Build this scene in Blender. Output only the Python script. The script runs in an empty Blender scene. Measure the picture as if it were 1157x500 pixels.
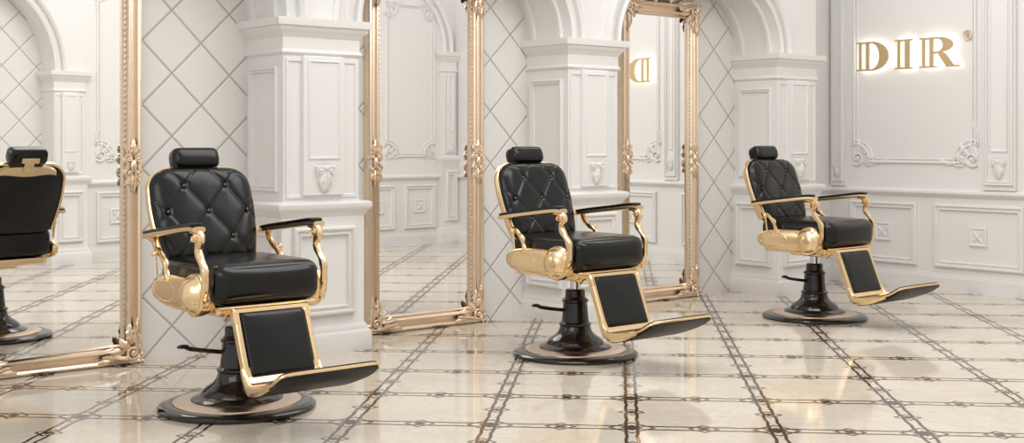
import bpy, math, random
from mathutils import Vector, Matrix
random.seed(4)
pi=math.pi
scene=bpy.context.scene
COL=scene.collection
# ---------------------------------------------------------------- mesh builder
class MB:
    def __init__(s): s.v=[]; s.f=[]; s.M=Matrix.Identity(4)
    def add(s,vs,fs,M=None):
        o=len(s.v); T=s.M@M if M is not None else s.M
        flip=T.to_3x3().determinant()<0
        s.v+= [T@Vector(p) for p in vs]
        for f in fs:
            g=[o+i for i in f]
            s.f.append(g[::-1] if flip else g)
    def box(s,x0,x1,y0,y1,z0,z1,M=None):
        vs=[(x,y,z) for z in (z0,z1) for y in (y0,y1) for x in (x0,x1)]
        s.add(vs,[(0,2,3,1),(4,5,7,6),(0,1,5,4),(2,6,7,3),(0,4,6,2),(1,3,7,5)],M)
    def lathe(s,prof,n=48,M=None):
        vs=[];fs=[]
        for r,z in prof:
            for i in range(n):
                a=2*pi*i/n; vs.append((r*math.cos(a),r*math.sin(a),z))
        for j in range(len(prof)-1):
            for i in range(n):
                k=(i+1)%n
                fs.append((j*n+i,j*n+k,(j+1)*n+k,(j+1)*n+i))
        fs.append(tuple(range(n))[::-1]); fs.append(tuple((len(prof)-1)*n+i for i in range(n)))
        s.add(vs,fs,M)
    def tube(s,path,ra,rb=None,n=10,ref=(1,0,0),closed=False,pw=1.0,M=None):
        P=[Vector(p) for p in path]; m=len(P)
        if not hasattr(ra,'__len__'): ra=[ra]*m
        if rb is None: rb=ra
        if not hasattr(rb,'__len__'): rb=[rb]*m
        ref=Vector(ref); vs=[];fs=[]
        for i in range(m):
            if closed: T=P[(i+1)%m]-P[i-1]
            else: T=P[min(i+1,m-1)]-P[max(i-1,0)]
            if T.length<1e-9: T=Vector((0,0,1))
            T.normalize()
            S=ref-T*ref.dot(T)
            if S.length<1e-4: S=T.orthogonal()
            S.normalize(); N=T.cross(S)
            for k in range(n):
                a=2*pi*k/n; c=math.cos(a); d=math.sin(a)
                c=math.copysign(abs(c)**pw,c); d=math.copysign(abs(d)**pw,d)
                vs.append(P[i]+S*ra[i]*c+N*rb[i]*d)
        R=m if closed else m-1
        for i in range(R):
            j=(i+1)%m
            for k in range(n):
                l=(k+1)%n
                fs.append((i*n+k,i*n+l,j*n+l,j*n+k))
        if not closed:
            fs.append(tuple(range(n))[::-1]); fs.append(tuple((m-1)*n+k for k in range(n)))
        s.add(vs,fs,M)
    def rbox(s,c,h,r,puff=(0,0),g=14,M=None):
        t=[math.sin((i/g-0.5)*pi) for i in range(g+1)]
        vs=[];fs=[]
        def P(x,y,z):
            q=Vector((x*h[0],y*h[1],z*h[2]))
            inn=Vector([max(-(h[k]-r),min(h[k]-r,q[k])) for k in range(3)])
            d=q-inn
            if d.length>1e-9: q=inn+d.normalized()*r
            if z>0: q.z+=puff[0]*(1-x*x)*(1-y*y)*z
            if y<0: q.y-=puff[1]*(1-x*x)*(1-z*z)*(-y)
            return q+Vector(c)
        faces=[lambda a,b:(a,b,1),lambda a,b:(b,a,-1),lambda a,b:(1,a,b),lambda a,b:(-1,b,a),lambda a,b:(b,1,a),lambda a,b:(a,-1,b)]
        for F in faces:
            o=len(vs)
            for j in range(g+1):
                for i in range(g+1):
                    vs.append(P(*F(t[i],t[j])))
            for j in range(g):
                for i in range(g):
                    a=o+j*(g+1)+i
                    fs.append((a,a+1,a+g+2,a+g+1))
        s.add(vs,fs,M)
    def ell(s,c,r,nu=16,nv=10,M=None):
        prof=[(max(1e-4,math.cos(-pi/2+pi*j/nv)),math.sin(-pi/2+pi*j/nv)) for j in range(nv+1)]
        L=Matrix.Translation(c)@Matrix.Diagonal((r[0],r[1],r[2],1))
        s.lathe(prof,nu,L if M is None else M@L)
    def rframe(s,x0,x1,z0,z1,prof,M=None):
        vs=[];fs=[]
        for o,h in prof:
            vs+=[(x0+o,-h,z0+o),(x1-o,-h,z0+o),(x1-o,-h,z1-o),(x0+o,-h,z1-o)]
        for j in range(len(prof)-1):
            for k in range(4):
                l=(k+1)%4
                fs.append((j*4+k,j*4+l,j*4+4+l,j*4+4+k))
        s.add(vs,fs,M)
    def tower(s,x0,x1,y0,y1,prof,M=None):
        vs=[];fs=[]
        for o,z in prof:
            vs+=[(x0-o,y0-o,z),(x1+o,y0-o,z),(x1+o,y1,z),(x0-o,y1,z)]
        for j in range(len(prof)-1):
            for k in range(4):
                l=(k+1)%4
                fs.append((j*4+k,j*4+l,j*4+4+l,j*4+4+k))
        m=(len(prof)-1)*4
        fs.append((3,2,1,0)); fs.append((m,m+1,m+2,m+3))
        s.add(vs,fs,M)
    def sheet(s,prof,t0,t1,wf,top,bot,nj=14,M=None):
        n=len(prof); idx=[i for i in range(n) if t0<=i/(n-1)<=t1]; vs=[];fs=[]
        for i in idx:
            a=Vector(prof[max(i-1,0)]);b=Vector(prof[min(i+1,n-1)]); T=(b-a).normalized(); N=Vector((T.y,-T.x))
            if N.y<0: N=-N
            w=wf(i/(n-1))
            for off in (top,bot):
                o=off(i/(n-1)) if callable(off) else off
                for j in range(nj+1):
                    x=(j/nj*2-1)*w; vs.append((x,prof[i][0]+N.x*o,prof[i][1]+N.y*o))
        r=2*(nj+1)
        for i in range(len(idx)-1):
            for j in range(nj):
                a=i*r+j; fs.append((a,a+1,a+r+1,a+r)); b=a+nj+1; fs.append((b,b+r,b+r+1,b+1))
            a=i*r; fs.append((a,a+r,a+r+nj+1,a+nj+1)); a=i*r+nj; fs.append((a,a+nj+1,a+r+nj+1,a+r))
        for i in (0,len(idx)-1):
            a=i*r; fs.append(tuple(range(a,a+nj+1))+tuple(range(a+2*nj+1,a+nj,-1)))
        s.add(vs,fs,M)
    def leaf(s,x,z,ang,L,W,H=0.012,curl=0.6,M=None,base=0.0):
        n=14;m=8;vs=[];fs=[]
        px,pz,a=x,z,ang; st=L/n
        for i in range(n+1):
            t=i/n
            w=W*(math.sin(pi*min(1,(t*0.93+0.05)))**0.8)*(1+0.22*math.cos(2*pi*3.5*t))
            for j in range(m+1):
                q=-1+2*j/m
                hh=base+H*math.sin(pi*(0.12+0.83*t))*(1-q*q)*(1+0.35*math.cos(q*9))+0.002
                vs.append((px-math.sin(a)*w*q,-hh,pz+math.cos(a)*w*q))
            px+=math.cos(a)*st; pz+=math.sin(a)*st; a+=curl*st/L*(0.4+1.6*t)
        for i in range(n):
            for j in range(m):
                b=i*(m+1)+j
                fs.append((b,b+1,b+m+2,b+m+1))
        s.add(vs,fs,M)
    def spiral(s,x,z,r0,a0,turns,rad,dirn=1,M=None,lift=0.01):
        N=int(18*turns)+6; path=[];rr=[]
        for i in range(N+1):
            t=i/N; r=r0*(1-0.82*t); a=a0+dirn*2*pi*turns*t
            path.append((x+r*math.cos(a),-lift-0.006*t,z+r*math.sin(a))); rr.append(rad*(1-0.5*t))
        s.tube(path,rr,n=7,ref=(0,1,0),M=M)
        s.ell((x,-lift-0.004,z),(rad*1.3,rad*1.2,rad*1.3),8,6,M=M)
    def obj(s,name,mat,parent=None,sharp=35,**kw):
        me=bpy.data.meshes.new(name); me.from_pydata([tuple(v) for v in s.v],[],s.f); me.validate(); me.update()
        for p in me.polygons: p.use_smooth=True
        try: me.set_sharp_from_angle(angle=math.radians(sharp))
        except Exception: pass
        me.materials.append(mat)
        o=bpy.data.objects.new(name,me); COL.objects.link(o)
        if parent: o.parent=parent
        for k,w in kw.items(): o[k]=w
        return o
def empty(name,loc,**kw):
    o=bpy.data.objects.new(name,None); COL.objects.link(o); o.location=loc; o.empty_display_size=0.1
    for k,w in kw.items(): o[k]=w
    return o
def catmull(pts,n=8):
    P=[Vector(p) for p in pts]; P=[P[0]*2-P[1]]+P+[P[-1]*2-P[-2]]; out=[]
    for i in range(1,len(P)-2):
        for k in range(n):
            t=k/n
            a,b,c,d=P[i-1],P[i],P[i+1],P[i+2]
            out.append(0.5*((2*b)+(c-a)*t+(2*a-5*b+4*c-d)*t*t+(3*b-a-3*c+d)*t**3))
    out.append(P[-2]); return out
# ---------------------------------------------------------------- materials
class NT:
    def __init__(s,name):
        s.m=bpy.data.materials.new(name); s.m.use_nodes=True; s.t=s.m.node_tree; s.b=s.t.nodes['Principled BSDF']
    def n(s,ty,**kw):
        x=s.t.nodes.new(ty)
        for k,v in kw.items(): setattr(x,k,v)
        return x
    def set(s,inp,v):
        if isinstance(v,bpy.types.NodeSocket): s.t.links.new(v,inp)
        else: inp.default_value=v
    def math(s,op,a,b=None,c=None,clamp=False):
        x=s.n('ShaderNodeMath',operation=op,use_clamp=clamp); s.set(x.inputs[0],a)
        if b is not None: s.set(x.inputs[1],b)
        if c is not None: s.set(x.inputs[2],c)
        return x.outputs[0]
    def noise(s,scale,detail=3,rough=.5,vec=None,dist=0):
        x=s.n('ShaderNodeTexNoise'); x.inputs['Scale'].default_value=scale; x.inputs['Detail'].default_value=detail
        x.inputs['Roughness'].default_value=rough; x.inputs['Distortion'].default_value=dist
        if vec is not None: s.t.links.new(vec,x.inputs['Vector'])
        return x.outputs['Fac']
    def mix(s,f,a,b):
        x=s.n('ShaderNodeMix',data_type='RGBA'); s.set(x.inputs[0],f); s.set(x.inputs[6],a); s.set(x.inputs[7],b); return x.outputs[2]
    def step(s,x,a,b):
        m=s.n('ShaderNodeMapRange',interpolation_type='SMOOTHSTEP'); s.set(m.inputs[0],x); m.inputs[1].default_value=a; m.inputs[2].default_value=b
        return m.outputs[0]
    def bump(s,h,st=.3,d=.01):
        x=s.n('ShaderNodeBump'); x.inputs['Strength'].default_value=st; x.inputs['Distance'].default_value=d
        s.t.links.new(h,x.inputs['Height']); s.t.links.new(x.outputs[0],s.b.inputs['Normal'])
    def P(s,**kw):
        for k,v in kw.items(): s.set(s.b.inputs[k.replace('_',' ')],v)
def simple(name,c1,c2,scale,rough,metal=0,bump=0,coat=0,bscale=None,spec=.5):
    t=NT(name); pos=t.n('ShaderNodeTexCoord').outputs['Object']
    f=t.noise(scale,4,.55,pos)
    t.P(Base_Color=t.mix(f,(*c1,1),(*c2,1)),Roughness=rough,Metallic=metal,Specular_IOR_Level=spec)
    if coat: t.P(Coat_Weight=coat,Coat_Roughness=.08)
    if bump: t.bump(t.noise(bscale or scale*4,5,.6,pos),bump,.004)
    return t.m
GOLD=simple('satin_gold',(.93,.71,.43),(.88,.65,.38),6,.22,1)
FRAMEG=simple('champagne_gilding',(.90,.755,.61),(.82,.67,.52),9,.34,1,.2,bscale=60)
CHROME=simple('chrome',(.8,.8,.8),(.7,.7,.7),4,.08,1)
LEATHER=simple('black_leather',(.0025,.0025,.0025),(.005,.005,.0045),8,.21,0,.10,0,bscale=140,spec=.40)
BLACKG=simple('black_enamel',(.005,.0045,.0045),(.009,.008,.008),5,.10,0,0,.2)
BUTTON=simple('polished_button',(.10,.095,.09),(.07,.065,.06),9,.15,.7)
COPPER=simple('rose_copper_ring',(.82,.65,.52),(.75,.58,.46),7,.25,1)
WHITE=simple('painted_plaster',(.785,.775,.76),(.755,.745,.73),1.5,.45,0,.05,bscale=30)
WHITE2=simple('painted_panelling',(.775,.765,.748),(.75,.738,.72),1.2,.45,0,.05,bscale=30)
t=NT('mirror_silvering'); f=t.noise(2); t.P(Base_Color=t.mix(f,(.97,.972,.965,1),(.95,.952,.945,1)),Metallic=1.0,Roughness=.005); MIRROR=t.m
t=NT('halo_light'); f=t.noise(5); t.P(Base_Color=(1,.97,.9,1),Emission_Color=t.mix(f,(1,.97,.90,1),(1,.95,.87,1)),Emission_Strength=2.6); GLOW=t.m
# lattice tile wall
t=NT('diamond_tile_wall'); sep=t.n('ShaderNodeSeparateXYZ'); g=t.n('ShaderNodeNewGeometry'); t.t.links.new(g.outputs['Position'],sep.inputs[0])
D=.27
a=t.math('DIVIDE',t.math('ADD',sep.outputs[0],sep.outputs[2]),D*1.3); b=t.math('DIVIDE',t.math('SUBTRACT',sep.outputs[0],sep.outputs[2]),D*1.3)
def dl(x): return t.math('ABSOLUTE',t.math('SUBTRACT',t.math('FRACT',t.math('ADD',x,100.5)),.5))
d=t.math('MINIMUM',dl(a),dl(b))
line=t.math('SUBTRACT',1.0,t.step(d,.007,.021)); 
cr=t.noise(3,4)
base=t.mix(cr,(.775,.76,.74,1),(.73,.715,.69,1))
t.P(Base_Color=t.mix(line,base,(.40,.37,.34,1)),Roughness=.35)
t.bump(t.step(d,.0,.05),.5,.012); LATT=t.m
# marble floor
t=NT('marble_tile_floor'); sep=t.n('ShaderNodeSeparateXYZ'); g=t.n('ShaderNodeNewGeometry'); t.t.links.new(g.outputs['Position'],sep.inputs[0])
X,Y=sep.outputs[0],sep.outputs[1]; T=.6
p=t.math('MULTIPLY',t.math('SUBTRACT',X,Y),.70711); q=t.math('MULTIPLY',t.math('ADD',X,Y),.70711)
p=t.math('SUBTRACT',p,.048); q=t.math('SUBTRACT',q,.43)
def cell(x): return t.math('MULTIPLY',t.math('SUBTRACT',t.math('FRACT',t.math('ADD',t.math('DIVIDE',x,T),100.5)),.5),T)
dp=t.math('ABSOLUTE',cell(p)); dq=t.math('ABSOLUTE',cell(q))
def band(e,w): return t.math('SUBTRACT',1.0,t.step(t.math('ABSOLUTE',e),w*.6,w*1.3))
def rail(d,along,off,amp,w):
    wv=t.math('ABSOLUTE',t.math('SINE',t.math('MULTIPLY',along,pi/.15)))
    return band(t.math('SUBTRACT',d,t.math('MULTIPLY_ADD',wv,amp,off)),w)
l1=rail(dp,dq,.020,.005,.0080)
l2=rail(dq,dp,.026,.005,.0098)
def kring(d,along,r,w):
    k=t.math('ABSOLUTE',t.math('SUBTRACT',along,.3))
    return band(t.math('SUBTRACT',t.math('ADD',d,k),r),w)
def knot(d,along,r):
    k=t.math('ABSOLUTE',t.math('SUBTRACT',along,.3))
    return t.math('SUBTRACT',1.0,t.step(t.math('ADD',d,k),r,r+.006))
k1=kring(dp,dq,.056,.0085); k2=kring(dq,dp,.062,.0095)
kk1=knot(dp,dq,.026); kk2=knot(dq,dp,.028)
ring=band(t.math('SUBTRACT',t.math('ADD',dp,dq),.095),.0095)
dot=t.math('SUBTRACT',1.0,t.step(t.math('ADD',dp,dq),.046,.054))
mx=lambda *a: a[0] if len(a)==1 else t.math('MAXIMUM',a[0],mx(*a[1:]))
lines=mx(l1,l2,k1,k2,kk1,kk2,ring,dot)
n1=t.noise(.9,5,.55,g.outputs['Position'],1.0)
n2=t.noise(2.2,8,.65,g.outputs['Position'],2.0)
n3=t.noise(.9,8,.6,g.outputs['Position'],2.5)
vein=t.math('SUBTRACT',1.0,t.step(t.math('ABSOLUTE',t.math('SUBTRACT',n2,.5)),.0,.03))
vein2=t.math('SUBTRACT',1.0,t.step(t.math('ABSOLUTE',t.math('SUBTRACT',n3,.48)),.0,.012))
c=t.mix(t.step(n1,.2,.8),(.70,.63,.53,1),(.615,.54,.44,1))
c=t.mix(t.math('MULTIPLY',vein,.35),c,(.80,.745,.66,1))
c=t.mix(t.math('MULTIPLY',vein2,.3),c,(.48,.39,.29,1))
t.P(Base_Color=t.mix(lines,c,(.080,.050,.032,1)),Roughness=.07,Specular_IOR_Level=.55)
FLOOR=t.m
# ---------------------------------------------------------------- world layout
NW=6.50; NP=6.08; UB=9.1; NO=1.2; WH=3.1; SP=1.89
def Mleft(n=NW): return Matrix.Translation((0,n,0))
def Mback(): return Matrix.Translation((UB,0,0))@Matrix.Rotation(-pi/2,4,'Z')
def Mopp(n=NO): return Matrix.Translation((0,n,0))@Matrix.Rotation(pi,4,'Z')
m=MB(); m.box(-3,UB+.15,-2.5,NW+.15,-.1,0); m.obj('floor',FLOOR,kind='structure')
m=MB(); m.box(.9,8.1,NW,NW+.15,0,WH); m.obj('wall_left',LATT,kind='structure')
m=MB(); m.box(8.1,UB+.15,NW,NW+.15,0,WH); m.obj('wall_left_end',WHITE2,kind='structure')
m=MB(); m.box(UB,UB+.15,NO-.15,NW,0,WH); m.obj('wall_back',WHITE2,kind='structure')
m=MB(); m.box(5.46,UB,NO-.15,NO,0,WH); m.obj('wall_right',WHITE2,kind='structure')
m=MB(); m.box(2.6,5.46,NO-.37,NO-.22,0,WH); m.obj('wall_right_niche',LATT,kind='structure')
tn=[0]
def trim(mb,mat=WHITE):
    tn[0]+=1; return mb.obj('trim_%d'%tn[0],mat,kind='structure')
RP=[(0,0),(0,.022),(.008,.030),(.018,.030),(.024,.014),(.034,.014),(.040,.022),(.046,.022),(.052,0)]
RPs=[(o*.6,h*.7) for o,h in RP]
# ornaments
def shield(mb,cx,z0,sc,M,base=0.0):
    L=M@Matrix.Translation((cx,-base,z0))@Matrix.Scale(sc,4)
    vs=[];fs=[]
    rows=[(0.0,.10,.05),(.12,.20,.10),(.35,.30,.12),(.6,.38,.14),(.85,.42,.18),(.98,.46,.22),(1.05,.48,.22),(1.10,.40,.10)]
    for z,w,h in rows:
        for k in range(9):
            q=k/4-1; vs.append((q*w,-(h*(1-abs(q)**4)+.005),z))
    for j in range(len(rows)-1):
        for k in range(8): a=j*9+k; fs.append((a,a+1,a+10,a+9))
    mb.add(vs,fs,L)
    mb.leaf(0,.95,-pi/2,.92,.20,.14,0.0,L,.10)
    for sx in (1,-1):
        S=L@Matrix.Diagonal((sx,1,1,1))
        mb.spiral(.28,.88,.15,pi/2,1.4,.042,-1,S,.18)
        mb.leaf(.08,.70,-pi/2+.5,.5,.10,.09,-.6,S,.11)
        mb.leaf(.06,.40,-pi/2+.4,.36,.08,.08,-.5,S,.09)
    mb.ell((0,-.20,.98),(.10,.08,.10),10,8,L)
def spray(mb,x,z,sx,sz,sc,M):
    L=M@Matrix.Translation((x,0,z))@Matrix.Diagonal((sx*sc,sc*.9,sz*sc,1))
    mb.spiral(.14,.14,.14,-pi*.75,1.3,.024,1,L,.03)
    mb.spiral(.42,.07,.10,pi*.9,1.3,.019,-1,L,.03)
    mb.spiral(.07,.42,.10,-pi*.4,1.3,.019,1,L,.03)
    mb.spiral(.30,.22,.07,pi*.2,1.2,.015,-1,L,.03)
    for (a,b,c,d,e,f) in [(.1,.04,.15,.40,.055,.5),(.04,.1,1.42,.40,.055,-.5),(.45,.03,.1,.42,.042,.5),(.03,.45,1.47,.42,.042,-.5),
                        (.2,.2,.78,.30,.065,.3),(.2,.1,.5,.34,.055,-.8),(.1,.2,1.1,.34,.055,.8),(.3,.02,-.2,.2,.035,.8),(.6,.02,.5,.2,.032,.7),(.02,.6,1.1,.2,.032,-.7),(.35,.1,.9,.2,.032,.5),(.1,.35,.5,.2,.032,-.5)]:
        mb.leaf(a,b,c,d,e,.045,f,L)
def rosette(mb,x,z,s,M):
    mb.rframe(x-s,x+s,z-s,z+s,[(0,0),(0,.018),(.012,.022),(.022,.012),(s,.012)],M)
    for k in range(4):
        mb.leaf(x,z,k*pi/2+pi/4,s*.85,s*.24,.009,0,M,.012)
    mb.ell((x,-.018,z),(s*.2,.010,s*.2),10,8,M)
# ---- arcade; haunch radius R, flat crown between haunches when R is smaller than half the span
def archpts(a,b,R,o=0,SP=SP,n=26):
    r=(b-a)/2; R=min(R,r); P=[]
    for i in range(n+1):
        an=pi-pi/2*i/n; P.append((a+R+(R+o)*math.cos(an),SP+(R+o)*math.sin(an)))
    for i in range(n+1):
        an=pi/2-pi/2*i/n; P.append((b-R+(R+o)*math.cos(an),SP+(R+o)*math.sin(an)))
    return P
def arcade(bays,u0,u1,depth,M,zt=WH,R=9):
    m=MB()
    edges=[u0]
    for a,b in bays: edges+= [a,b]
    edges.append(u1)
    for i in range(0,len(edges),2):
        if edges[i+1]-edges[i]>.01: m.box(edges[i],edges[i+1],0,depth,SP,zt,M)
    for a,b in bays:
        vs=[];fs=[]; P=archpts(a,b,R)
        for x,z in P: vs+=[(x,0,z),(x,0,zt),(x,depth,z),(x,depth,zt)]
        for i in range(len(P)-1):
            o=i*4; fs+=[(o,o+4,o+5,o+1),(o,o+2,o+6,o+4),(o+2,o+3,o+7,o+6)]
        m.add(vs,fs,M)
    return m
def archivolt(a,b,M,depth=.42,SP=SP,soffit=True,R=9):
    m=MB()
    prof=[(0,0),(0,.04),(.02,.055),(.035,.04),(.037,.006),(.085,.006),(.088,.04),(.105,.060),(.125,.062),(.138,.04),(.14,.010),(.175,.010),(.178,.0)]
    def sweep(pf):
        vs=[];fs=[];n=len(pf); cols=[archpts(a,b,R,o,SP+.001) for o,h in pf]; N=len(cols[0])
        for i in range(N):
            for (o,h),cl in zip(pf,cols): vs.append((cl[i][0],-h,cl[i][1]))
        for i in range(N-1):
            for j in range(n-1):
                k=i*n+j; fs.append((k,k+1,k+n+1,k+n))
        m.add(vs,fs,M)
    sweep(prof)
    if soffit:
        sweep([(0,-.05),(-.022,-.055),(-.022,-.085),(0,-.09)])
        sweep([(0,-(depth-.10)),(-.022,-(depth-.095)),(-.022,-(depth-.065)),(0,-(depth-.06))])
    return m
RA=.50
pillars=[(1.05,1.53),(3.445,3.94),(5.59,6.05),(7.80,8.30)]
bays=[(1.53,3.445),(3.94,5.59),(6.05,7.80)]
arcade(bays,.9,8.30,NW-NP,Mleft(NP),R=RA).obj('wall_arcade_front',WHITE,kind='structure')
for a,b in bays: trim(archivolt(a,b,Mleft(NP),R=RA))
def pillar(u0,u1,M,depth,name='pillar',lab='white carved pillar with stepped capital between gilded mirrors',zs=1.0):
    cx=(u0+u1)/2; w=u1-u0; k=w/.48
    E=empty(name,M@Vector((cx,depth/2,0)),label=lab,category='pillar',group='white pillars of the mirror arcade')
    L=Matrix.Translation(-E.location)@M@Matrix.Diagonal((1,1,zs,1))
    m=MB(); m.tower(u0,u1,0,depth,[(.055,0),(.055,.10),(.048,.115),(.040,.12),(.040,.135),(.030,.15),(.022,.165),(.022,.775),(.03,.785),(.035,.80),(.05,.815),(.058,.83),(.058,.85),(.045,.86),(.0,.865)],L)
    m.rframe(u0+.045*k,u1-.045*k,.22,.72,RP,L@Matrix.Translation((0,-.022,0)))
    S=L@Matrix.Translation((u0-.022,0,0))@Matrix.Rotation(-pi/2,4,'Z')
    if depth>.2: m.rframe(-depth+.04,-.03,.22,.72,RP,S)
    m.obj('plinth',WHITE,E)
    m=MB(); m.tower(u0,u1,0,depth,[(0,.864),(0,1.70)],L)
    m.tower(u0+.11*k,u1-.11*k,-.028,.01,[(0,.90),(0,1.675),(-.01,1.685)],L)
    m.rframe(u0+.14*k,u1-.14*k,1.10,1.66,[(0,0),(0,.005),(.006,.008),(.010,.008),(.015,0)],L@Matrix.Translation((0,-.028,0)))
    m.rframe(u0+.015,u1-.015,.885,1.665,[(0,0),(0,.010),(.014,.010),(.018,0)],L)
    S=L@Matrix.Translation((u0,0,0))@Matrix.Rotation(-pi/2,4,'Z')
    if depth>.2: m.rframe(-depth+.05,-.05,.92,1.62,RPs,S)
    m.obj('shaft',WHITE,E)
    m=MB(); m.tower(u0,u1,0,depth,[(0,1.685),(.010,1.69),(.016,1.70),(.010,1.712),(.004,1.72),(.004,1.785),(.010,1.79),(.016,1.802),(.026,1.815),(.040,1.828),(.044,1.843),(.058,1.848),(.064,1.885),(.064,1.89)],L)
    m.obj('capital',WHITE,E)
    m=MB(); shield(m,cx,.915,.140*min(1,k),L,.028); m.obj('carved_ornament',WHITE,E)
    return E
for a,b in pillars: pillar(a,b,Mleft(NP),NW-NP)
# opposite side arcade (seen in mirrors): local x=-u
Mo=Mopp()
arcade([(-5.14,-3.40)],-5.46,-2.6,.25,Mo).obj('wall_arcade_opposite',WHITE,kind='structure')
trim(archivolt(-5.14,-3.40,Mo,.25,soffit=False))
OPL='white carved pillar with stepped capital on the opposite wall'
pillar(-5.46,-5.14,Mo@Matrix.Translation((0,-.02,0)),.24,lab=OPL)
pillar(-3.40,-3.02,Mo@Matrix.Translation((0,-.0,0)),.22,lab=OPL)
pillar(-9.08,-8.88,Mo@Matrix.Translation((0,-.07,0)),.07,lab=OPL,zs=1.20)  # tall pillar and next arch added to mimic the near pillar's mirror image
trim(archivolt(-8.92,-7.4,Mo,.2,SP=2.27,soffit=False))
def wainscot(M,x0,x1,panels,side):
    m=MB()
    m.add([(x0,0,.75),(x1,0,.75),(x1,-.02,.76),(x0,-.02,.76),(x1,-.045,.785),(x0,-.045,.785),(x1,-.045,.80),(x0,-.045,.80),(x1,-.02,.815),(x0,-.02,.815),(x1,0,.82),(x0,0,.82)],
          [(0,1,2,3),(3,2,4,5),(5,4,6,7),(7,6,8,9),(9,8,10,11)],M)
    trim(m)
    m=MB(); m.box(x0,x1,-.035,0,0,.11,M); m.box(x0,x1,-.025,0,.11,.125,M); m.box(x0,x1,-.015,0,.125,.14,M)
    m.obj('baseboard_'+side,WHITE,kind='structure')
    for a,b in panels:
        m=MB(); m.rframe(a,b,.19,.70,RP,M)
        rosette(m,(a+b)/2,.45,.075,M); trim(m)
Mb=Mback()
wainscot(Mb,-NW,-NO,[(-6.30,-5.66),(-5.50,-4.74),(-4.40,-3.70),(-3.56,-2.86),(-2.72,-2.02)],'back')
wainscot(Mleft(),8.38,UB,[],'left')
def bigpanel(M,x0,x1,z0=1.02,z1=2.8,s=.44):
    m=MB()
    def scoop(off):
        r=.15; P=[]; a0,a1,b0,b1=x0+off,x1-off,z0+off,z1-off
        for cx,cz,s0 in ((a0,b0,pi/2),(a1,b0,pi),(a1,b1,3*pi/2),(a0,b1,0)):
            P+= [(cx+r*math.cos(s0-k*pi/20),0,cz+r*math.sin(s0-k*pi/20)) for k in range(11)]
        return P
    m.tube(scoop(.012),.022,.011,10,(0,1,0),True,pw=.7,M=M)
    m.tube(scoop(.038),.011,.006,8,(0,1,0),True,M=M)
    spray(m,x0-.02,z0-.02,1,1,s,M); spray(m,x1+.02,z0-.02,-1,1,s,M)
    spray(m,x0-.02,z1+.02,1,-1,s,M); spray(m,x1+.02,z1+.02,-1,-1,s,M)
    trim(m)
bigpanel(Mb,-6.27,-5.13); bigpanel(Mb,-4.44,-3.50); bigpanel(Mb,-3.3,-2.2)
def pilaster(M,x0,x1):
    m=MB(); m.box(x0,x1,-.03,0,.82,WH,M); L=M@Matrix.Translation((0,-.03,0))
    m.rframe(x0+.015,x1-.015,.86,3.0,RPs,L)
    m.rframe(x0+.06,x1-.06,1.12,2.9,[(0,0),(0,.008),(.01,.012),(.02,.0)],L)
    shield(m,(x0+x1)/2,.91,min(.14,(x1-x0)*.6),L,0)
    trim(m)
pilaster(Mb,-5.07,-4.80); pilaster(Mb,-4.70,-4.52)
m=MB(); m.box(-6.49,-6.34,-.03,0,.82,WH,Mb); m.rframe(-6.47,-6.36,.86,3.0,RPs,Mb@Matrix.Translation((0,-.03,0))); shield(m,-6.415,.90,.10,Mb@Matrix.Translation((0,-.03,0))); trim(m)
wainscot(Mo,-UB,-5.46,[(-8.80,-8.36),(-8.22,-7.75),(-7.6,-6.95),(-6.8,-6.2),(-6.05,-5.6)],'right')
bigpanel(Mo,-8.80,-8.10,s=.36); bigpanel(Mo,-7.9,-6.9); bigpanel(Mo,-6.7,-5.6)
# ---------------------------------------------------------------- mirrors
def orn_mid():
    m=MB(); m.M=Matrix.Diagonal((.78,.8,.88,1))
    for sz in (1,-1):
        for sx in (1,-1):
            S=Matrix.Diagonal((sx,1,sz,1))
            m.spiral(.032,.045,.032,-pi/2,1.4,.009,1,S,.02)
            m.spiral(.040,.105,.022,-pi/2,1.3,.007,1,S,.018)
            m.leaf(.01,.05,1.2,.09,.02,.02,-.8,S,.008)
            m.leaf(.03,.02,.3,.05,.016,.018,1.0,S,.008)
        S=Matrix.Diagonal((1,1,sz,1))
        m.leaf(0,.05,pi/2,.12,.026,.03,0,S,.01)
    m.ell((0,-.02,0),(.028,.022,.042),12,8)
    return m
def orn_corner():
    m=MB(); m.M=Matrix.Scale(.84,4)
    m.spiral(.045,.05,.045,-pi*.75,1.5,.012,1,None,.025)
    m.spiral(.02,.14,.03,-pi/2,1.4,.009,1,None,.02)
    m.spiral(.15,.02,.03,pi,1.4,.009,-1,None,.02)
    for (a,b,c,d,e,f) in [(.0,.03,pi/2-.1,.20,.03,-.2),(.03,.0,.1,.22,.03,.2),(.06,.06,.78,.11,.028,.2),(.05,.10,1.3,.14,.024,.5),(.10,.05,.3,.14,.024,-.5),(.0,.02,pi*.75,.05,.02,.3),(.0,.0,-pi*.75,.035,.02,0),(.0,.16,1.3,.12,.018,.6),(.17,.0,.2,.12,.018,-.6)]:
        m.leaf(a,b,c,d,e,.028,f,None,.01)
    return m
omid=orn_mid(); ocor=orn_corner()
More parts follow.
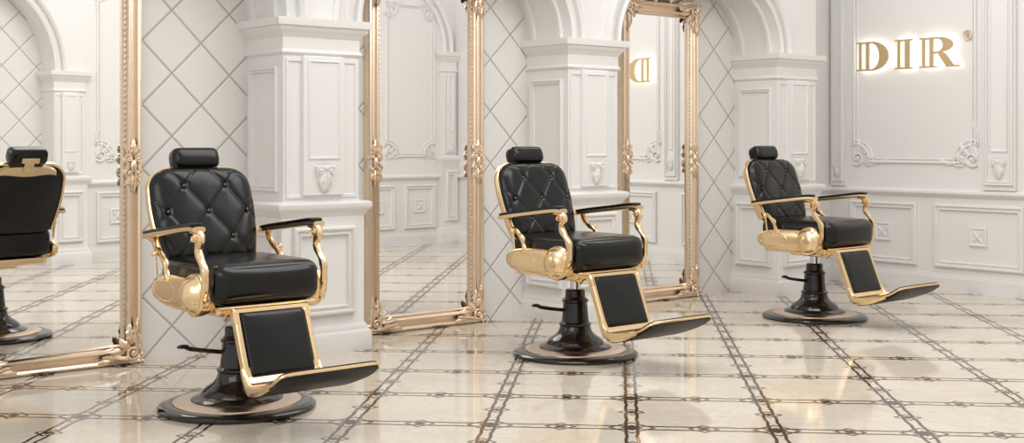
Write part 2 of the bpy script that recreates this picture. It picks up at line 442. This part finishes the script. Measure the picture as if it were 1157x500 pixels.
def mirror(u0,u1,yaw=0,H=2.26):
    cx=(u0+u1)/2
    E=empty('standing_mirror',(cx,NW-.03,0),label='tall mirror in ornate champagne-gold carved frame against tiled wall',category='mirror',group='ornate floor mirrors along the wall')
    hw=(u1-u0)/2; W=.108
    L=Matrix.Translation((0,.03,0))
    m=MB(); m.rframe(-hw,hw,0.0,H,[(0,0),(0,.045),(.008,.058),(.018,.062),(.028,.055),(.034,.038),(.044,.030),(.058,.034),(.066,.048),(.075,.05),(.083,.042),(.088,.026),(.097,.030),(.106,.016),(.110,.0)],L)
    n=int((H-2*W)/.03)
    for sx in (-1,1):
        for i in range(n):
            m.ell((sx*(hw-.093),-.030,W+(i+.5)*(H-2*W)/n),(.006,.006,.011),6,4,L)
    m.obj('frame',FRAMEG,E)
    m=MB(); G=L@Matrix.Translation((hw-.095,-.006,0))@Matrix.Rotation(yaw,4,'Z')
    m.box(-2*hw+.19,0,-.003,.003,.095,H-.095,G); m.obj('mirror_glass',MIRROR,E)
    def put(src,M):
        k=MB(); k.add(src.v,src.f,L@M); k.obj('carved_ornament',FRAMEG,E)
    for sx in (-1,1):
        put(omid,Matrix.Translation((sx*(hw-.052),-.04,1.07)))
        S=Matrix.Diagonal((-sx,1,1,1))
        put(ocor,Matrix.Translation((sx*(hw-.018),-.04,.022))@S)
        put(ocor,Matrix.Translation((sx*(hw-.018),-.04,H-.018))@S@Matrix.Diagonal((1,1,-1,1)))
    k=MB()
    for sx in (-1,1):
        S=Matrix.Translation((0,-.04,H))@Matrix.Diagonal((sx,1,1,1))
        k.spiral(.07,.05,.05,-pi/2,1.5,.014,1,S,.02); k.leaf(.0,.02,.3,.26,.04,.03,-.4,S,.01); k.leaf(.0,.05,1.1,.16,.035,.03,-.7,S,.01); k.leaf(.18,.0,.1,.2,.025,.03,.3,S,.01)
    k.ell((0,-.07,H+.06),(.04,.03,.055),12,8)
    kk=MB(); kk.add(k.v,k.f,L); kk.obj('crest_ornament',FRAMEG,E)
mirror(1.87,2.79,math.radians(4.3)); mirror(4.25,5.17,math.radians(.4)); mirror(6.47,7.31)
# ---------------------------------------------------------------- sign
def arc(cx,cz,rx,rz,a0,a1,n=16):
    return [(cx+rx*math.cos(a0+(a1-a0)*i/n),cz+rz*math.sin(a0+(a1-a0)*i/n)) for i in range(n+1)]
def letter(loops,w,h,depth,bev=.0008):
    cu=bpy.data.curves.new('tmp','CURVE'); cu.dimensions='2D'; cu.fill_mode='BOTH'; cu.extrude=depth/2; cu.bevel_depth=bev
    for lp in loops:
        sp=cu.splines.new('POLY'); sp.points.add(len(lp)-1); sp.use_cyclic_u=True
        for k,(x,z) in enumerate(lp): sp.points[k].co=(x*w,z*h,0,1)
    o=bpy.data.objects.new('tmp',cu); COL.objects.link(o)
    dg=bpy.context.evaluated_depsgraph_get(); me=bpy.data.meshes.new_from_object(o.evaluated_get(dg))
    bpy.data.objects.remove(o)
    me.transform(Matrix.Rotation(pi/2,4,'X')); return me
Lr={'D':([[(0,0),(0,.05),(.08,.06),(.08,.94),(0,.95),(0,1)]+arc(.47,.5,.53,.5,pi/2,-pi/2),
         [(.40,.06),(.40,.94)]+arc(.46,.5,.26,.44,pi/2,-pi/2),[(.17,.07),(.17,.93),(.29,.93),(.29,.07)]],.31),
    'I':([[(0,0),(0,.05),(.16,.06),(.16,.94),(0,.95),(0,1),(1,1),(1,.95),(.84,.94),(.84,.06),(1,.05),(1,0)],[(.32,.07),(.32,.93),(.56,.93),(.56,.07)]],.165),
    'R':([[(0,0),(0,.05),(.07,.06),(.07,.94),(0,.95),(0,1)]+arc(.48,.745,.37,.255,pi/2,-pi/2+.25)+[(.66,.46),(.87,.06),(1,.05),(1,0),(.70,0),(.47,.45),(.35,.45),(.35,.06),(.44,.05),(.44,0)],
         [(.35,.94)]+arc(.44,.735,.16,.205,pi/2,-pi/2)+[(.35,.53)],[(.15,.07),(.15,.93),(.255,.93),(.255,.07)]],.35)}
Rsmall=[[(.05,0),(.05,1)]+arc(.5,.74,.36,.26,pi/2,-pi/2)+[(.95,0),(.72,0),(.42,.46),(.25,.46),(.25,0)],[(.25,.86)]+arc(.48,.73,.18,.13,pi/2,-pi/2)+[(.25,.60)]]
SIGNG=simple('brushed_sign_gold',(.68,.51,.29),(.60,.44,.23),12,.35,.4)
def sign(nleft):
    E=empty('wall_sign',(UB-.04,nleft-.475,1.92),label='gold serif letters with white backlit halo mounted on panelled wall',category='sign',group='backlit letter signs')
    def add(me,name,mat,off,x,z,par,lab=None):
        me=me.copy(); me.materials.clear(); me.materials.append(mat)
        o=bpy.data.objects.new(name,me); COL.objects.link(o); o.parent=par
        o.matrix_local=Matrix.Rotation(-pi/2,4,'Z')@Matrix.Translation((x,off,z))
        if lab: o['label']=lab
        return o
    for ch,x0 in (('D',-.475),('I',-.105),('R',.125)):
        lp,w=Lr[ch]
        a=add(letter(lp,w,.245,.016),'letter',SIGNG,-.012,x0,-.122,E,'gold letter '+ch)
        b=add(letter(lp[:-1],w,.245,.006),'halo_backing',GLOW,.006,x0,-.122,a)
        b.matrix_local=Matrix.Translation((0,.016,0))
    m=MB(); m.tube([(math.cos(k*pi/16)*.038,0,math.sin(k*pi/16)*.038) for k in range(32)],.0034,.005,6,(0,1,0),True)
    me=letter(Rsmall,.032,.042,.006,0)
    o=m.obj('registered_mark',SIGNG,E); o.matrix_local=Matrix.Rotation(-pi/2,4,'Z')@Matrix.Translation((.525,.03,.125))
    o2=bpy.data.objects.new('mark_letter',me); me.materials.append(SIGNG); COL.objects.link(o2); o2.parent=o; o2.matrix_local=Matrix.Translation((-.016,0,-.021))
sign(6.205); sign(4.36)  # second sign added out of view so letters show in the right mirror
# ---------------------------------------------------------------- barber chair (faces -Y, built at origin)
CH=empty('barber_chair',(0,0,0),label='black tufted leather barber chair with gold frame and round base',category='barber chair',group='row of barber chairs facing the room')
def yz(pts,x=0): return [(x,-a,z) for a,z in pts]
m=MB(); m.lathe([(.0001,0),(.345,0),(.352,.006),(.352,.014),(.345,.022),(.325,.030),(.29,.034),(.285,.032),(.0001,.032)],96); base=m.obj('base',BLACKG,CH)
m=MB(); m.lathe([(.19,.030),(.285,.030),(.284,.037),(.268,.041),(.215,.046),(.19,.046)],96); m.obj('base_ring',COPPER,base,label='rose copper ring')
m=MB(); m.lathe([(.205,.034),(.205,.050),(.19,.058),(.165,.066),(.158,.080),(.140,.098),(.108,.118),(.092,.140),(.086,.165),(.092,.172),(.092,.180),(.078,.188),(.072,.24),(.068,.295),(.075,.302),(.075,.312),(.062,.322),(.056,.33),(.056,.365),(.046,.372),(.0001,.372)],64); m.obj('pedestal',BLACKG,CH)
m=MB(); m.lathe([(.03,.36),(.03,.47)],32); m.obj('hydraulic_piston',CHROME,CH)
m=MB(); m.tube(catmull([(-.04,.03,.25),(-.12,.05,.262),(-.19,.07,.275),(-.215,.078,.285)],6),.010,.008,8,(0,0,1)); m.ell((-.225,.08,.288),(.03,.016,.010)); m.obj('pump_lever',BLACKG,CH)
# seat frame
m=MB(); m.rbox((0,-.0,.475),(.225,.25,.022),.012); m.rbox((0,0,.445),(.10,.13,.02),.01)
m.tube([(-.28,.0,.53),(.28,.0,.53)],.03,None,12,(0,0,1)); m.tube([(-.28,.15,.50),(.28,.15,.50)],.018,None,12,(0,0,1))
m.rbox((0,-.28,.493),(.235,.012,.008),.006)
m.obj('seat_frame',GOLD,CH)
# seat
m=MB(); m.rbox((0,-.02,.588),(.256,.288,.089),.054,(.010,.018),20)
seat=m.obj('seat',LEATHER,CH)
m=MB()
hw,hd=.251,.286
pl=[]
for k in range(64):
    a=2*pi*k/64; c=math.cos(a); d=math.sin(a)
    pl.append((math.copysign(abs(c)**.27,c)*hw,-.02+math.copysign(abs(d)**.27,d)*hd,.640))
m.tube(pl,.004,None,6,(0,0,1),True); m.obj('piping',LEATHER,seat)
# backrest
H=.465; TILT=math.radians(20)
MBk=Matrix.Translation((0,.25,.635))@Matrix.Rotation(-TILT,4,'X')
def hwid(v):
    t=v/H; w=.224+.037*math.sin(min(1,t/.62)*pi/2)
    if t>.62: w-= .014*((t-.62)/.38)**1.5
    r=.10
    if v>H-r: w-= r-math.sqrt(max(0,r*r-(v-(H-r))**2))
    r2=.04
    if v<r2: w-= r2-math.sqrt(max(0,r2*r2-(r2-v)**2))
    return w
B=[(-.105,.365),(.105,.365),(0,.24),(-.20,.24),(.20,.24),(-.105,.115),(.105,.115)]
seg=[]
for i,a in enumerate(B):
    for b in B[i+1:]:
        if .08<math.dist(a,b)<.19 and abs(a[1]-b[1])>.05: seg.append((a,b))
seg+=[((-.105,.365),(-.18,.46)),((.105,.365),(.18,.46)),((-.105,.365),(0,.49)),((.105,.365),(0,.49)),((-.20,.24),(-.28,.34)),((.20,.24),(.28,.34)),((-.20,.24),(-.28,.14)),((.20,.24),(.28,.14)),((-.105,.115),(-.19,0)),((.105,.115),(.19,0)),((-.105,.115),(0,-.01)),((.105,.115),(0,-.01))]
def dseg(p,a,b):
    ax,az=a;bx,bz=b; dx,dz=bx-ax,bz-az; t=max(0,min(1,((p[0]-ax)*dx+(p[1]-az)*dz)/(dx*dx+dz*dz)))
    return math.hypot(p[0]-ax-t*dx,p[1]-az-t*dz)
NX,NZ=96,96; vs=[];fs=[]
for j in range(NZ+1):
    tv=(1-math.cos(pi*j/NZ))/2; v=H*(.35*tv+.65*j/NZ)
    w=hwid(v)
    for i in range(NX+1):
        s_=i/NX*2-1; s_=.6*s_+.4*math.sin(s_*pi/2); x=s_*w
        e=max(0,1-abs(s_)**7); ev=max(0,1-abs(2*v/H-1)**9)
        puff=.062*(e**.5)*(ev**.5)
        dd=min(dseg((x,v),a,b) for a,b in seg); db=min(math.dist((x,v),b) for b in B)
        puff-= min(1,puff/.05)*(.0050*math.exp(-dd/.0055)+.003*math.exp(-dd/.03)+.012*math.exp(-(db/.016)**2))
        vs.append((x,-puff,v))
for j in range(NZ):
    for i in range(NX):
        a=j*(NX+1)+i; fs.append((a,a+1,a+NX+2,a+NX+1))
m=MB(); m.add(vs,fs,MBk); back=m.obj('backrest',LEATHER,CH,60)
for bx,bz in B:
    m=MB(); m.ell((bx,-.048,bz),(.010,.008,.010),10,6,MBk); m.obj('button',BUTTON,back)
out=[]
K=60
for k in range(K+1): v=H*(1-math.cos(pi*k/K))/2; out.append((hwid(v),v))
sid=[(x,v) for x,v in out if v>.035]
path=[(x,.012,v) for x,v in sid]+[(-x,.012,v) for x,v in sid[::-1]]
m=MB(); m.tube(path,.019,.011,10,(0,1,0),False,M=MBk)
vs=[];fs=[]
for i in range(33):
    x=-.185+.37*i/32; d=.016+.040*(1-(x/.185)**2); top=H+.002-.035*(abs(x)/.185)**4
    vs+=[(x,.034,top+.004),(x,.048,top-.008),(x,.049,top-.012-d),(x,.028,top-.016-d)]
for i in range(32):
    for k in range(3): a=i*4+k; fs.append((a,a+4,a+5,a+1))
m.add(vs,fs,MBk)
m.obj('back_trim',GOLD,back)
vs=[];fs2=[]
for j,(w,v) in enumerate(out):
    for i in range(13):
        s_=i/6-1; vs.append((w*s_,.002+.038*(1-s_*s_)*(1-(2*v/H-1)**4) if v<.035 else .018+.022*(1-s_*s_)*(1-(2*v/H-1)**4),v))
for j in range(K):
    for i in range(12): a=j*13+i; fs2.append((a,a+13,a+14,a+1))
m=MB(); m.add(vs,fs2,MBk); m.obj('back_panel',LEATHER,back)
# headrest
m=MB()
px=[];ra=[]
for k in range(25):
    t=math.sin((k/24-.5)*pi); px.append((t*.117,.012,H+.052)); ra.append(.052*(max(0.0004,1-abs(t)**12))**.4)
m.tube(px,[r*1.0 for r in ra],ra,24,(0,0,1),pw=.70,M=MBk); hr=m.obj('headrest',LEATHER,CH)
m=MB(); m.rbox((0,.054,H+.0),(.030,.008,.035),.006,M=MBk)
m.rbox((0,.063,H+.040),(.055,.008,.016),.006,M=MBk)
m.ell((0,.060,H-.025),(.013,.006,.013),12,8,MBk); m.obj('headrest_bracket',GOLD,hr)
# arms & side covers
for sx in (-1,1):
    S=Matrix.Diagonal((sx,1,1,1)); bx=.294
    m=MB()
    m.tube(catmull(yz([(-.295,.772),(-.2,.786),(0,.810),(.16,.828),(.222,.828)],bx),6),[.030]*25,[.013]*25,12,(1,0,0),pw=.6,M=S)
    m.tube(catmull(yz([(.15,.818),(.208,.812),(.230,.785),(.210,.760),(.205,.733),(.228,.70),(.258,.665),(.270,.62),(.264,.575),(.252,.53),(.240,.495)],bx-.005),5),
           [.016]*51,[.010+.007*math.sin(i*.35)**2 for i in range(51)],10,(1,0,0),pw=.65,M=S)
    sp=[]
    for k in range(18): a=pi*.6-k*.5; r=.025*(1-k/20); sp.append((bx-.003,-(.200+r*math.cos(a)),.792+r*math.sin(a)))
    m.tube(sp,[.025]*18,[.006]*18,8,(1,0,0),M=S)
    m.tube(catmull(yz([(-.25,.774),(-.225,.735),(-.195,.71),(-.155,.69),(-.12,.66),(-.105,.62),(-.09,.58)],bx-.005),5),[.014]*31,[.009+.006*math.sin(i*.4)**2 for i in range(31)],10,(1,0,0),pw=.7,M=S)
    ar=m.obj('armrest',GOLD,CH)
    m=MB(); m.tube(catmull(yz([(-.298,.785),(-.2,.800),(0,.825),(.14,.843),(.208,.846)],bx),6),[.018]+[.030]*23+[.022],[.005]+[.010]*23+[.005],14,(1,0,0),pw=.55,M=S); m.obj('arm_pad',LEATHER,ar)
    m=MB(); m.tube(yz([(-.155,.60),(-.165,.66),(-.172,.69)],bx+.022),[.006,.006,.009],None,8,(1,0,0),M=S); m.ell((bx+.022,.175,.70),(.013,.013,.016),12,8,S); m.obj('recline_lever',GOLD,CH)
    # side cover: flattened oval housing tapering to the rear, with a raised inner oval
    m=MB()
    secs=[(-.262,.008),(-.258,.022),(-.247,.036),(-.225,.049),(-.18,.061),(-.11,.070),(-.03,.074),(.04,.074),(.09,.070),(.11,.06)]
    cxs=.278
    m.tube(yz([(a,.540) for a,_ in secs],cxs),[min(.026,h*.6) for _,h in secs],[h for _,h in secs],40,(1,0,0),pw=.9,M=S)
    m.tube([(cxs+.021,-(-.115+.115*math.cos(k*pi/24)),.540+(.043-.008*math.cos(k*pi/24+pi))*math.sin(k*pi/24)) for k in range(48)],.0055,.004,6,(1,0,0),True,M=S)
    sc=m.obj('side_cover',GOLD,CH)
    m=MB()
    R=S@Matrix.Translation((.262,-.165,.545))@Matrix.Rotation(pi/2,4,'Y')
    m.lathe([(.080,-.04),(.088,-.02),(.093,.0),(.094,.026),(.091,.036),(.085,.041),(.080,.040),(.077,.043),(.072,.055),(.062,.068),(.048,.078),(.032,.084),(.016,.087),(.0001,.0875)],56,R)
    m.obj('pivot_disc',GOLD,sc)
# leg rest
LW=.182
MLg=Matrix.Translation((0,-.300,.488))@Matrix.Rotation(math.radians(-22),4,'X')
Lm=MLg@Matrix.Translation((0,0,-.315))
m=MB()
m.rbox((0,.012,.155),(LW-.01,.010,.160),.006,M=Lm)
m.rframe(-LW,LW,-.012,.318,[(0,-.02),(0,.006),(.006,.012),(.022,.012),(.028,.006),(.028,-.004)],Lm)
for sx in (-1,1):
    m.tube(catmull([(sx*(LW-.006),.09,.30),(sx*(LW-.006),.04,.315),(sx*(LW-.006),.005,.30),(sx*(LW-.006),.0,.25)],5),.012,.016,8,(1,0,0),pw=.7,M=Lm)
leg=m.obj('leg_rest',GOLD,CH)
m=MB(); m.rbox((0,-.004,.153),(LW-.030,.016,.138),.010,(0,.006),12,M=Lm); m.obj('leg_rest_cushion',LEATHER,leg)
# foot rest: thin curved plate sweeping forward and up
prof=[(-p_.x,p_.y) for p_ in catmull([(.395,.250,0),(.415,.210,0),(.440,.184,0),(.49,.178,0),(.57,.190,0),(.65,.212,0),(.73,.240,0),(.79,.272,0),(.815,.288,0)],6)]
def wfoot(t):
    w=LW+.050*min(1,max(0,(t-.2)/.6))
    if t>.86: w-= .050*(1-math.sqrt(max(0,1-((t-.86)/.14)**2)))
    return w
m=MB()
m.sheet(prof,0,.52,lambda t:wfoot(t)*1.0,.010,-.024)
n=len(prof)
E1=[(wfoot(i/(n-1)),prof[i][0],prof[i][1]) for i in range(n)]
loop=E1+[(-x,y,z) for x,y,z in E1[::-1]]
m.tube(loop,.007,.007,8,(0,0,1),False)
kk=int(n*.72)
for sx in (-1,1):
    m.tube([(sx*(x-.002),y,z-.004) for x,y,z in E1[:kk]],.010,[.012+.012*math.sin(pi*i/(kk-1)) for i in range(kk)],10,(1,0,0),pw=.7)
foot=m.obj('foot_rest',GOLD,CH)
m=MB(); m.sheet(prof,.34,1,lambda t:wfoot(t)-.004,lambda t:.013 if t>.54 else .008,lambda t:-.034+.024*max(0,(t-.34)/.66))
FOOTM=simple('black_rubber_pad',(.003,.003,.003),(.006,.006,.006),8,.42,0,.1,0,bscale=80,spec=.25)
m.obj('foot_pad',FOOTM,foot)
CH.location=(2.65,5.09,0)
def tree(o): return [c for c in list(COL.objects) if c.parent==o]
def dup(o,par=None):
    c=o.copy()
    if par: c.parent=par; c.matrix_parent_inverse=o.matrix_parent_inverse.copy()
    COL.objects.link(c)
    for k in tree(o): dup(k,c)
    return c
for loc in ((4.77,5.13,0),(7.03,5.16,0)):
    c=dup(CH); c.location=loc
# ---------------------------------------------------------------- light
w=bpy.data.worlds.new('world'); scene.world=w; w.use_nodes=True
bg=w.node_tree.nodes['Background']; bg.inputs[0].default_value=(1,.985,.968,1); bg.inputs[1].default_value=.83
def area(name,loc,tgt,size,power,col=(1,.975,.945)):
    l=bpy.data.lights.new(name,'AREA'); l.shape='RECTANGLE'; l.size=size[0]; l.size_y=size[1]; l.energy=power; l.color=col
    o=bpy.data.objects.new(name,l); COL.objects.link(o); o.location=loc
    o.rotation_euler=(Vector(tgt)-Vector(loc)).to_track_quat('-Z','Y').to_euler(); return o
area('overhead_fill',(4.5,3.6,3.6),(5.0,4.2,0),(4,1.5),66)  # soft overhead lamp added for brightness, no ceiling fixture behind it
area('side_fill',(-.5,3.0,3.0),(5,5.5,.8),(3,2),42)  # added lamp for light from the side, no window there
area('fill_light',(6.0,5.2,3.9),(6.8,1.5,1.4),(4,1.0),62)
area('end_wall_light',(5.6,3.4,3.5),(9.1,5.0,1.3),(2,1.5),16)
cam=bpy.data.cameras.new('camera'); cam.sensor_width=36; cam.lens=36*1400/1157; cam.shift_y=-90/1157; cam.clip_end=100
co=bpy.data.objects.new('camera',cam); COL.objects.link(co); co.location=(0,0,1.2); co.rotation_euler=(pi/2,0,math.radians(-40))
scene.camera=co
try: scene.view_settings.view_transform='Standard'
except Exception: pass
